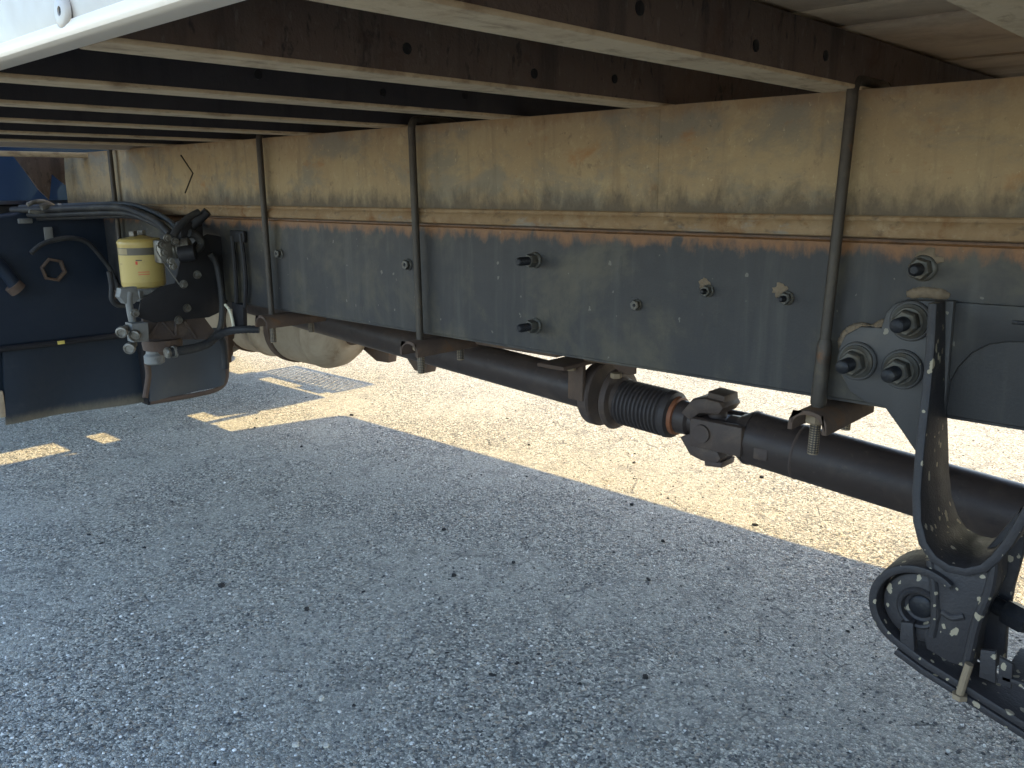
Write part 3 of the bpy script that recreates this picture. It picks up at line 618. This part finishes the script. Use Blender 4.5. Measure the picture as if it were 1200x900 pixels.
# priming lever and union block, grey castings at the left edge
b = B().tube([(-2.2100,-0.2595,0.6967),(-2.2100,-0.2640,0.6751),(-2.2100,-0.2621,0.6307),(-2.2100,-0.2549,0.5940)], .009, 12); b.prism([(-0.2823,0.7075),(-0.2406,0.7082),(-0.2372,0.6769),(-0.2518,0.6651),(-0.2758,0.6675),(-0.2889,0.6863)], 'x', -2.235, -2.205, .004)
part('priming_lever', b, 'grey_cast', fb_)
ub = part('union_block', B().prism([(-0.2786,0.6203),(-0.2345,0.6173),(-0.2374,0.5681),(-0.2773,0.5712)], 'x', -2.215, -2.175, .003), 'grey_cast', fb_)
for i, q in enumerate([(-2.1700,-0.3065,0.6026),(-2.1700,-0.2753,0.5899),(-2.1700,-0.2917,0.5590)]):
    p = Vector(q); b = B().lathe(p, (.75, -.6, -.1), [(-.04, .009), (-.006, .010), (-.005, .0145), (.004, .0150), (.008, .0135), (.009, .010), (.007, .008), (.007, .004)], 28)
    part('union_cap', b, 'alloy', ub)
# valve body above
vb = [(-2.1900,-0.1386,0.7950)][0]
b = B().lathe(Vector(vb)+Vector((-.03, -.015, 0)), (.55, .75, .1), [(0, .02), (.004, .025), (.03, .025), (.032, .020), (.046, .021), (.048, .027), (.066, .027), (.07, .020), (.072, .012)], 28)
b.box(vb[0]-.03, vb[0]+.01, vb[1]-.045, vb[1]-.01, vb[2]-.03, vb[2]+.03, .006)
val = part('drain_valve', b, 'alloy', fb_)
part('valve_knob', B().lathe(Vector((-2.1650,-0.1189,0.7883)), (.55, .75, .1), [(-.02, .020), (.0, .022), (.02, .020), (.024, .012)], 20), 'bracket', val)
for q in [(-2.1700,-0.1832,0.8136),(-2.1700,-0.1656,0.8302),(-2.1700,-0.1460,0.8205),(-2.1700,-0.1624,0.7708),(-2.1700,-0.1784,0.7938),(-2.1700,-0.1568,0.7572)]:
    bolt_x(q, .0078, val)
part('lock_wire', B().tube([(-2.1650,-0.1967,0.8145),(-2.1650,-0.2002,0.8017),(-2.1650,-0.1872,0.7749),(-2.1650,-0.1676,0.7428),(-2.1650,-0.1477,0.7100)], .0018, 6), 'alloy', val)
b = B().tube([(-2.1700,-0.1493,0.8338),(-2.1700,-0.1308,0.8571),(-2.1700,-0.1028,0.8803),(-2.1700,-0.0729,0.8949)], lambda t: .0105-.002*t, 12)
part('hand_lever', b, 'hose', val)
b = B().box(vb[0]-.03, vb[0]+.0, vb[1]+.02, vb[1]+.085, vb[2]+.03, vb[2]+.075, .006); b.cyl((vb[0]-.01, vb[1]+.06, vb[2]+.06), (vb[0]+.02, vb[1]+.09, vb[2]+.10), .012)
part('switch_housing', b, 'bracket', val)
b = B().tube([(-2.1800,-0.0992,0.8401),(-2.1800,-0.0808,0.8327),(-2.1800,-0.0684,0.8096),(-2.1800,-0.0898,0.7882)], .011, 10)
part('elbow_hose', b, 'hose', val)
# webbed support under the plate
pl = B().prism([(-0.2317,0.6227),(-0.1466,0.6152),(-0.0616,0.6078),(-0.0349,0.5664),(-0.0103,0.5511),(-0.0421,0.5432),(-0.2283,0.5680)], 'x', -2.225, -2.212, .002)
part('support_web', pl, 'cast', fb_)
for q in range(4):
    Q = [(-2.2080,-0.1901,0.6135),(-2.2080,-0.2267,0.5703),(-2.2080,-0.1834,0.6105),(-2.2080,-0.1523,0.5674),(-2.2080,-0.1454,0.6130),(-2.2080,-0.1499,0.5671),(-2.2080,-0.1221,0.6056),(-2.2080,-0.0928,0.5525)]
    part('web_rib', B().tube([Q[2*q], Q[2*q+1]], .004, 8, smooth=False), 'cast', fb_)
part('sediment_bowl', B().lathe(Vector((-2.2400,-0.1738,0.5550)), (0, 0, -1), [(-.005, .05), (.004, .052), (.022, .05), (.026, .03), (.036, .028)], 28), 'brown', fb_)
part('drain_body', B().lathe(Vector((-2.2400,-0.2001,0.5283)), (0, 0, -1), [(-.01, .018), (.004, .020), (.010, .026), (.03, .026), (.034, .020)], 20), 'grey_cast', fb_)
part('drain_stem', B().tube([(-2.3000,-0.1951,0.4915),(-2.3000,-0.1936,0.4600),(-2.3000,-0.1986,0.4344),(-2.3000,-0.2101,0.3928)], .008, 10), 'brown', fb_)
part('hose_clip', B().lathe(Vector((-2.1700,-0.1885,0.5330)), Vector((-2.1700,-0.1578,0.5332))-Vector((-2.1700,-0.1885,0.5330)), [(-.012, .012), (-.008, .015), (-.002, .015), (0, .012), (.006, .012), (.008, .016), (.016, .016), (.018, .011)], 18), 'alloy', fb_)
b = B().tube([(-2.1700,-0.1908,0.5333)] + [(-2.1650,-0.1602,0.5341),(-2.1650,-0.1216,0.5356),(-2.1650,-0.0841,0.5421),(-2.1650,-0.0549,0.5595)] + [(-2.1069,-0.0500,0.5793),(-2.0615,-0.0300,0.5863),(-2.0348,0.0000,0.5854)], lambda t: .0125-.003*t, 12, 8, ripple=.001)
part('fuel_hose', b, 'hose', fb_)
b = B().tube([(-2.1700,-0.0516,0.7841),(-2.1700,-0.0366,0.7580),(-2.1700,-0.0302,0.7183),(-2.1700,-0.0279,0.6598),(-2.1700,-0.0325,0.6084),(-2.1700,-0.0430,0.5764),(-2.1700,-0.0624,0.5576)], .0085, 12)
part('fuel_hose', b, 'hose', fb_)
b = B().tube([(-2.2000,-0.0309,0.5573),(-2.2000,-0.0198,0.5365),(-2.2000,-0.0179,0.4997),(-2.2000,-0.0190,0.4581)], .009, 10)
part('breather_hose', b, 'hose', fb_)
part('pale_lead', B().tube([(-2.1503,-0.0300,0.6452),(-2.1299,-0.0300,0.6307),(-2.1199,-0.0300,0.6082),(-2.1152,-0.0300,0.5806)], .004, 8), 'cable', truck)
# strap bracket standing against the rail
b = B()
for q in ([(-2.1172,-0.0120,0.8316),(-2.1157,-0.0120,0.7547),(-2.1174,-0.0120,0.6857),(-2.1252,-0.0120,0.6338)], [(-2.0728,-0.0120,0.8374),(-2.0657,-0.0120,0.7686),(-2.0670,-0.0120,0.7008),(-2.0798,-0.0120,0.6425)]): b.tube(q, .006, 8)
b.box(-2.13, -2.06, -.012, -.002, .815, .845, .003)
part('pipe_bracket', b, 'bracket', truck)
part('bracket_spacer', B().prism([(-2.1350,0.6515),(-2.0779,0.6494),(-2.0826,0.5863),(-2.1364,0.5830)], 'y', -.02, -.006, .003), 'bracket', truck)

# hoses along the rail top towards the cab
for k, (off, r_, mm) in enumerate(((0, .0105, 'hose'), (6, .009, 'hose'), (-3, .0075, 'flap_grey'), (10, .007, 'hose'), (3, .006, 'flap_grey'))):
    part('air_line', B().tube(
        [tuple(Vector(q) + Vector((0, .012*k-.02, -.0028*off))) for q in [(-3.0000,-0.2420,0.8935),(-2.9000,-0.1812,0.8959),(-2.7500,-0.1110,0.9011),(-2.6000,-0.0719,0.9018),(-2.4500,-0.0710,0.8817),(-2.3000,-0.0998,0.8619),(-2.2200,-0.1126,0.8373)]],
        r_, 12, 6), mm, truck)
part('loop_hose', B().tube([(-2.9000,-0.2566,0.7631),(-2.9000,-0.2241,0.7875),(-2.9000,-0.1775,0.8010),(-2.9000,-0.1283,0.8041),(-2.9000,-0.0854,0.7885),(-2.9000,-0.0523,0.7483),(-2.9000,-0.0245,0.7020),(-2.9000,-0.0073,0.6555),(-2.9000,-0.0026,0.6210)], .008, 10), 'hose', truck)
part('loop_hose', B().tube([(-2.6000,-0.1472,0.7176),(-2.6000,-0.1445,0.6745),(-2.6000,-0.1486,0.6367),(-2.6000,-0.1356,0.6174),(-2.6000,-0.1132,0.6125)], .008, 10), 'hose', truck)
b = B().tube([(-2.9000,-0.2482,0.9101),(-2.9000,-0.2279,0.9175),(-2.9000,-0.2032,0.9196),(-2.9000,-0.1797,0.9089)], .007, 10); b.tube([(-2.8800,-0.2171,0.9020),(-2.8800,-0.1969,0.9068),(-2.8800,-0.1802,0.9013)], .010, 10); b.tube([(-2.9000,-0.2459,0.8896),(-2.9000,-0.2220,0.8864),(-2.9000,-0.1968,0.8910)], .006, 8)
part('pipe_union', b, 'alloy', truck)
part('pipe_union', B().cyl((-2.8700,-0.1713,0.9012), (-2.8700,-0.1338,0.8978), .013, seg=16), 'grey_cast', truck)

# ------------------------------------------------------------------ splash guard, flap, cab, wheels
XF = -2.95
guard = part('splash_guard', B().prism([(-0.4042,0.8575),(-0.3092,0.8801),(-0.2107,0.8932),(-0.0558,0.8897),(0.0834,0.8866),(0.3206,0.8693),(0.3723,0.7141),(0.3189,0.4286),(0.0385,0.4677),(-0.3610,0.4730),(-0.4546,0.4756)], 'x', -3.02, -2.96, .012, 3), 'plastic', truck)
part('guard_lip', B().tube([(-2.9550,-0.4565,0.4712),(-2.9550,-0.3629,0.4698),(-2.9550,-0.1869,0.4675),(-2.9550,0.0359,0.4641),(-2.9550,0.3175,0.4421)], .010, 10), 'bracket', guard)
cx_ = Vector((-2.9550,-0.1796,0.7044))
part('hex_socket', B().lathe(cx_, (1, 0, 0), [(0, .040), (.010, .040), (.012, .034), (.010, .031), (-.004, .030)], 6, cap=False), 'brown', guard)
part('guard_stay', B().tube([(-2.9300,-0.3616,0.7602),(-2.9300,-0.3377,0.7277),(-2.9300,-0.3140,0.6894),(-2.9300,-0.2989,0.6565)], .020, 12), 'plastic', guard)
part('stay_clip', B().lathe(Vector((-2.9300,-0.3034,0.6595)), Vector((0, .6, -.75)), [(-.012, .026), (.012, .026)], 16), 'brown', guard)
part('cable_tie', B().box(-2.955, -2.948, *sorted(((-2.9500,-0.1932,0.7759)[1], (-2.9500,-0.1678,0.7746)[1])), *sorted(((-2.9500,-0.1758,0.7938)[2], (-2.9500,-0.1703,0.8392)[2])), .002), 'grey_cast', guard)
part('marker_tag', B().box(-2.947, -2.940, *sorted(((-2.9400,-0.1970,0.4720)[1], (-2.9400,-0.1763,0.4692)[1])), *sorted(((-2.9400,-0.1875,0.4637)[2], (-2.9400,-0.1862,0.4748)[2])), .001), 'yellow', guard)
part('label_plate', B().box(-2.955, -2.948, *sorted(((-2.9500,-0.2643,0.8634)[1], (-2.9500,-0.2228,0.8622)[1])), *sorted(((-2.9500,-0.2437,0.8524)[2], (-2.9500,-0.2418,0.8680)[2])), .002), 'grey_cast', guard)
# flap hanging below, a gently waved sheet
def sheet(b, poly_top, poly_bot, x, wav, th, n=14):
    rows = []
    for k in range(n+1):
        t = k/n
        def lerp(L):
            s = t*(len(L)-1); i = min(int(s), len(L)-2); f = s-i; return (L[i][0]*(1-f)+L[i+1][0]*f, L[i][1]*(1-f)+L[i+1][1]*f)
        a = lerp(poly_top); c = lerp(poly_bot); row = []
        for j in range(9):
            f = j/8; row.append((x + wav*math.sin(t*7+f*1.5)*(.3+f), a[0]*(1-f)+c[0]*f, a[1]*(1-f)+c[1]*f))
        rows.append(row)
    va = [[b.bm.verts.new(p) for p in r_] for r_ in rows]; vc = [[b.bm.verts.new((p[0]-th, p[1], p[2])) for p in r_] for r_ in rows]
    fs = []
    for i in range(n):
        for j in range(8):
            fs += [b.bm.faces.new((va[i][j], va[i][j+1], va[i+1][j+1], va[i+1][j])), b.bm.faces.new((vc[i][j], vc[i+1][j], vc[i+1][j+1], vc[i][j+1]))]
        for j in (0, 8): fs.append(b.bm.faces.new((va[i][j], va[i+1][j], vc[i+1][j], vc[i][j])))
    for i in (0, n):
        for j in range(8): fs.append(b.bm.faces.new((va[i][j], va[i][j+1], vc[i][j+1], vc[i][j])))
    bmesh.ops.recalc_face_normals(b.bm, faces=fs); return b
part('mud_flap', sheet(B(), [(-0.3483,0.4917),(-0.1536,0.4769),(0.0963,0.4623)], [(-0.3768,0.2281),(-0.1833,0.2231),(0.0709,0.2194)], -2.968, .012, .010), 'flap', truck)
part('flap_inner', B().box(-3.02, -3.0, -.75, -.34, .26, .52, .004), 'flap', truck)
part('splash_sheet', sheet(B(), [(0.1033,0.4718),(0.2402,0.4608),(0.3798,0.4498)], [(0.0717,0.2258),(0.2174,0.2241),(0.3185,0.2286),(0.3646,0.2403)], -2.93, .010, .010), 'flap_grey', truck)
part('sheet_edge', B().tube([(-2.9250,0.3771,0.4507),(-2.9250,0.3863,0.3979),(-2.9250,0.3777,0.3013),(-2.9250,0.3659,0.2474),(-2.9250,0.3325,0.2236),(-2.9250,0.2639,0.2180),(-2.9250,0.1657,0.2184),(-2.9250,0.0751,0.2213)], .009, 8), 'brown', truck)
part('flap_strut', B().box(-2.975, -2.925, *sorted(((-2.9500,0.0661,0.3470)[1], (-2.9500,0.0991,0.3418)[1])), *sorted(((-2.9500,0.0671,0.2109)[2], (-2.9500,0.0920,0.4499)[2])), .004), 'bracket', truck)
part('toothed_strip', B().prism([(0.4246,0.4370),(0.4594,0.4261),(0.4530,0.3936),(0.4452,0.3879),(0.4506,0.3672),(0.4423,0.3549),(0.4442,0.3345),(0.4359,0.3223),(0.4341,0.3024),(0.4123,0.2991)], 'x', -3.02, -2.99, .001), 'brown', truck)
part('flap_edge_tab', B().box(-2.975, -2.955, *sorted(((-2.9600,-0.3893,0.3078)[1], (-2.9600,-0.3703,0.3042)[1])), *sorted(((-2.9600,-0.3891,0.2522)[2], (-2.9600,-0.3780,0.3389)[2])), .004), 'muffler', truck)
# cab
CX = -3.26
b = B().prism([(CX, .92), (CX, 2.55), (CX-.2, 2.68), (CX-1.35, 2.66), (CX-1.85, 1.75), (CX-1.95, 1.1), (CX-1.98, .60), (CX-1.92, .60), (CX-1.75, .95), (CX-1.3, .98), (CX-1.0, .85), (CX-.25, .92)], 'y', -.70, 1.54, .04, 3)
cab = part('cab', b, 'blue', truck)
part('rear_window', B().box(CX, CX+.008, .0, .84, 1.75, 2.25, .003), 'glass', cab)
part('windscreen', B().prism([(CX-1.42, 2.54), (CX-1.80, 1.84), (CX-1.815, 1.85), (CX-1.435, 2.55)], 'y', -.6, 1.44), 'glass', cab)
for y0, y1 in ((-.708, -.699), (1.539, 1.548)): part('side_window', B().prism([(CX-.45, 1.8), (CX-.45, 2.45), (CX-1.25, 2.45), (CX-1.55, 1.8)], 'y', y0, y1), 'glass', cab)
part('cab_mount_bar', B().box(-3.07, -3.03, -.62, 1.5, 1.058, 1.074, .003), 'flange', cab)
part('cab_rear_beam', B().box(-3.44, -3.30, -.62, 1.46, .84, .905, .01), 'bracket', truck)
def wheel(x, y, r_, wd):
    h = wd/2
    o = part('wheel', B().lathe((x, y-h, r_), (0, 1, 0), [(0, r_*.56), (.0, r_*.72), (.012, r_*.9), (.035, r_*.985), (.06, r_), (wd-.06, r_), (wd-.035, r_*.985), (wd-.012, r_*.9), (wd, r_*.72), (wd, r_*.56)], 56), 'tyre', truck)
    s = -1 if y < CY else 1
    part('rim', B().lathe((x, y+s*(h-.01), r_), (0, -s, 0), [(0, r_*.58), (.012, r_*.55), (.06, r_*.50), (.09, r_*.30), (.05, r_*.26), (.045, .04)], 40), 'rim', o)
    return o
for y in (-.40, 1.24): wheel(-4.68, y, .41, .24)
for y in (-.58, -.31, 1.15, 1.42): wheel(.62, y, .41, .23)
part('rear_axle', B().cyl((.62, -.6, .41), (.62, 1.44, .41), .075), 'cast', truck)
part('differential', B().lathe((.40, CY, .395), (1, 0, 0), [(0, .06), (.08, .10), (.16, .19), (.3, .17), (.36, .08)], 28), 'cast', truck)
# far side: battery box with an expanded-metal step over it
part('battery_box', B().box(-4.05, -3.17, 1.12, 1.43, .49, .78, .01), 'bracket', truck)
st = part('step_frame', B().box(-3.92, -3.22, 1.50, 1.515, .475, .50).box(-3.92, -3.22, 1.725, 1.74, .475, .50).box(-3.92, -3.905, 1.516, 1.724, .475, .50).box(-3.235, -3.22, 1.516, 1.724, .475, .50)
          .box(-3.95, -3.77, 1.425, 1.499, .478, .498).box(-3.46, -3.262, 1.45, 1.499, .478, .498), 'bracket', truck, smooth=False)  # unseen filler plates, added to close part of the slit in the shadow
b = B(); x0, x1, y0, y1 = -3.904, -3.236, 1.516, 1.724
for sg in (1, -1):
    for k in range(-10, 26):
        # diamond lattice bars clipped to the frame
        c = x0 + k*.036; q = []
        for (px, py) in ((c, y0), (c + sg*.12, y1)): q.append((px, py))
        (ax, ay), (bx_, by) = q; lo_, hi_ = 0., 1.
        dx = bx_-ax
        for lim, sgn in ((x0, 1), (x1, -1)):
            f0 = (ax-lim)*sgn; f1 = (bx_-lim)*sgn
            if f0 < 0 and f1 < 0: lo_ = 2
            elif f0 < 0: lo_ = max(lo_, f0/(f0-f1))
            elif f1 < 0: hi_ = min(hi_, f0/(f0-f1))
        if lo_ < hi_:
            z = .486 + .0015*sg
            b.tube([(ax+dx*lo_, ay+(by-ay)*lo_, z), (ax+dx*hi_, ay+(by-ay)*hi_, z)],   .0072, 5, smooth=False)
part('expanded_metal', b, 'bracket', st, smooth=False)

# ------------------------------------------------------------------ crumbs and chips lying loose on the asphalt
def stone(seed, r_, flat):
    rr = random.Random(seed); b = B(); bmesh.ops.create_icosphere(b.bm, subdivisions=2, radius=1)
    ph = [rr.uniform(0, 6) for _ in range(6)]
    for v in b.bm.verts:
        n = v.co.copy(); k = 1 + .22*math.sin(3*n.x+ph[0]) + .2*math.sin(4*n.y+ph[1]) + .18*math.sin(5*n.z+ph[2]) + rr.uniform(-.06, .06)
        v.co = Vector((n.x*r_*k, n.y*r_*k*.75, n.z*r_*k*flat))
    return b
STONES = {}
def loose(at, r_, mat, name, label, cat):
    key = (name,); n = len(STONES.setdefault(key, []))
    if n < 4: o = part(name, stone(n*7 + len(name), 1., .68), mat, smooth=False, place=(0, 0, 0)); STONES[key].append(o)
    else: o = random.choice(STONES[key]).copy(); col.objects.link(o)
    o.location = (at[0], at[1], r_*.42); o.scale = (r_,)*3; o.rotation_euler = (0, 0, random.uniform(0, 6.28))
    o['label'] = label; o['category'] = cat; o['group'] = 'dark crumbs on the asphalt' if cat == 'crumb' else 'pale stones on the asphalt'
for (at, r_, lab) in zip([(-1.8425,-0.2679),(-1.4587,0.1536),(-1.6968,0.3390),(-1.0735,-0.1059),(-0.8440,0.0936),(-1.3978,0.3093),(-1.5819,-0.1973),(-1.0821,0.4601),(-1.1852,0.6841),(-2.9225,0.9343),(-1.2312,1.3544),(-1.4105,0.8562),(-1.0521,0.9584)],
        (.0085, .0068, .0062, .0058, .0066, .0055, .0064, .0066, .0062, .0075, .0075, .0066, .0068),
        ('largest black crumb, alone on the shaded asphalt below the yellow filter', 'black crumb on the shaded asphalt, in the middle of the picture', 'black crumb on the shaded asphalt, straight below the middle clamp bolt',
         'small dark crumb in the foreground, nearest to the bottom centre of the picture', 'dark crumb in the right foreground, left of and below the spring eye', 'smallest dark crumb near the middle of the shaded asphalt',
         'dark crumb on the shaded asphalt at the left, right of the largest crumb', 'dark crumb on the shaded asphalt below the shaft joint', 'dark crumb just inside the shadow, below the universal joint',
         'dark crumb at the corner of the shadow, where the sunlit strip narrows', 'dark crumb on the sunlit strip below the rear shaft tube', 'dark crumb on the sunlit strip just beyond the shadow edge', 'dark crumb lying on the shadow edge under the rear shaft')):
    loose(at, r_, 'pebble_dark', 'crumb', lab, 'crumb')
for (at, r_, lab) in zip([(-1.2296,-0.1300),(-1.2583,-0.3836),(-1.1767,-0.4960),(-1.1347,-0.4612),(-1.1742,0.2553)], (.0058, .0056, .0062, .0056, .005),
        ('pale chip standing out on the shaded asphalt in the centre foreground', 'pale oblong stone on the shaded asphalt in the left foreground', 'left one of two white stones side by side at the bottom edge', 'right one of two white stones side by side at the bottom edge', 'little pale stone on the shaded asphalt right of the middle')):
    loose(at, r_, 'pebble_light', 'pebble', lab, 'pebble')
chips('dark_crumbs', 110, 'pebble_dark', .006)
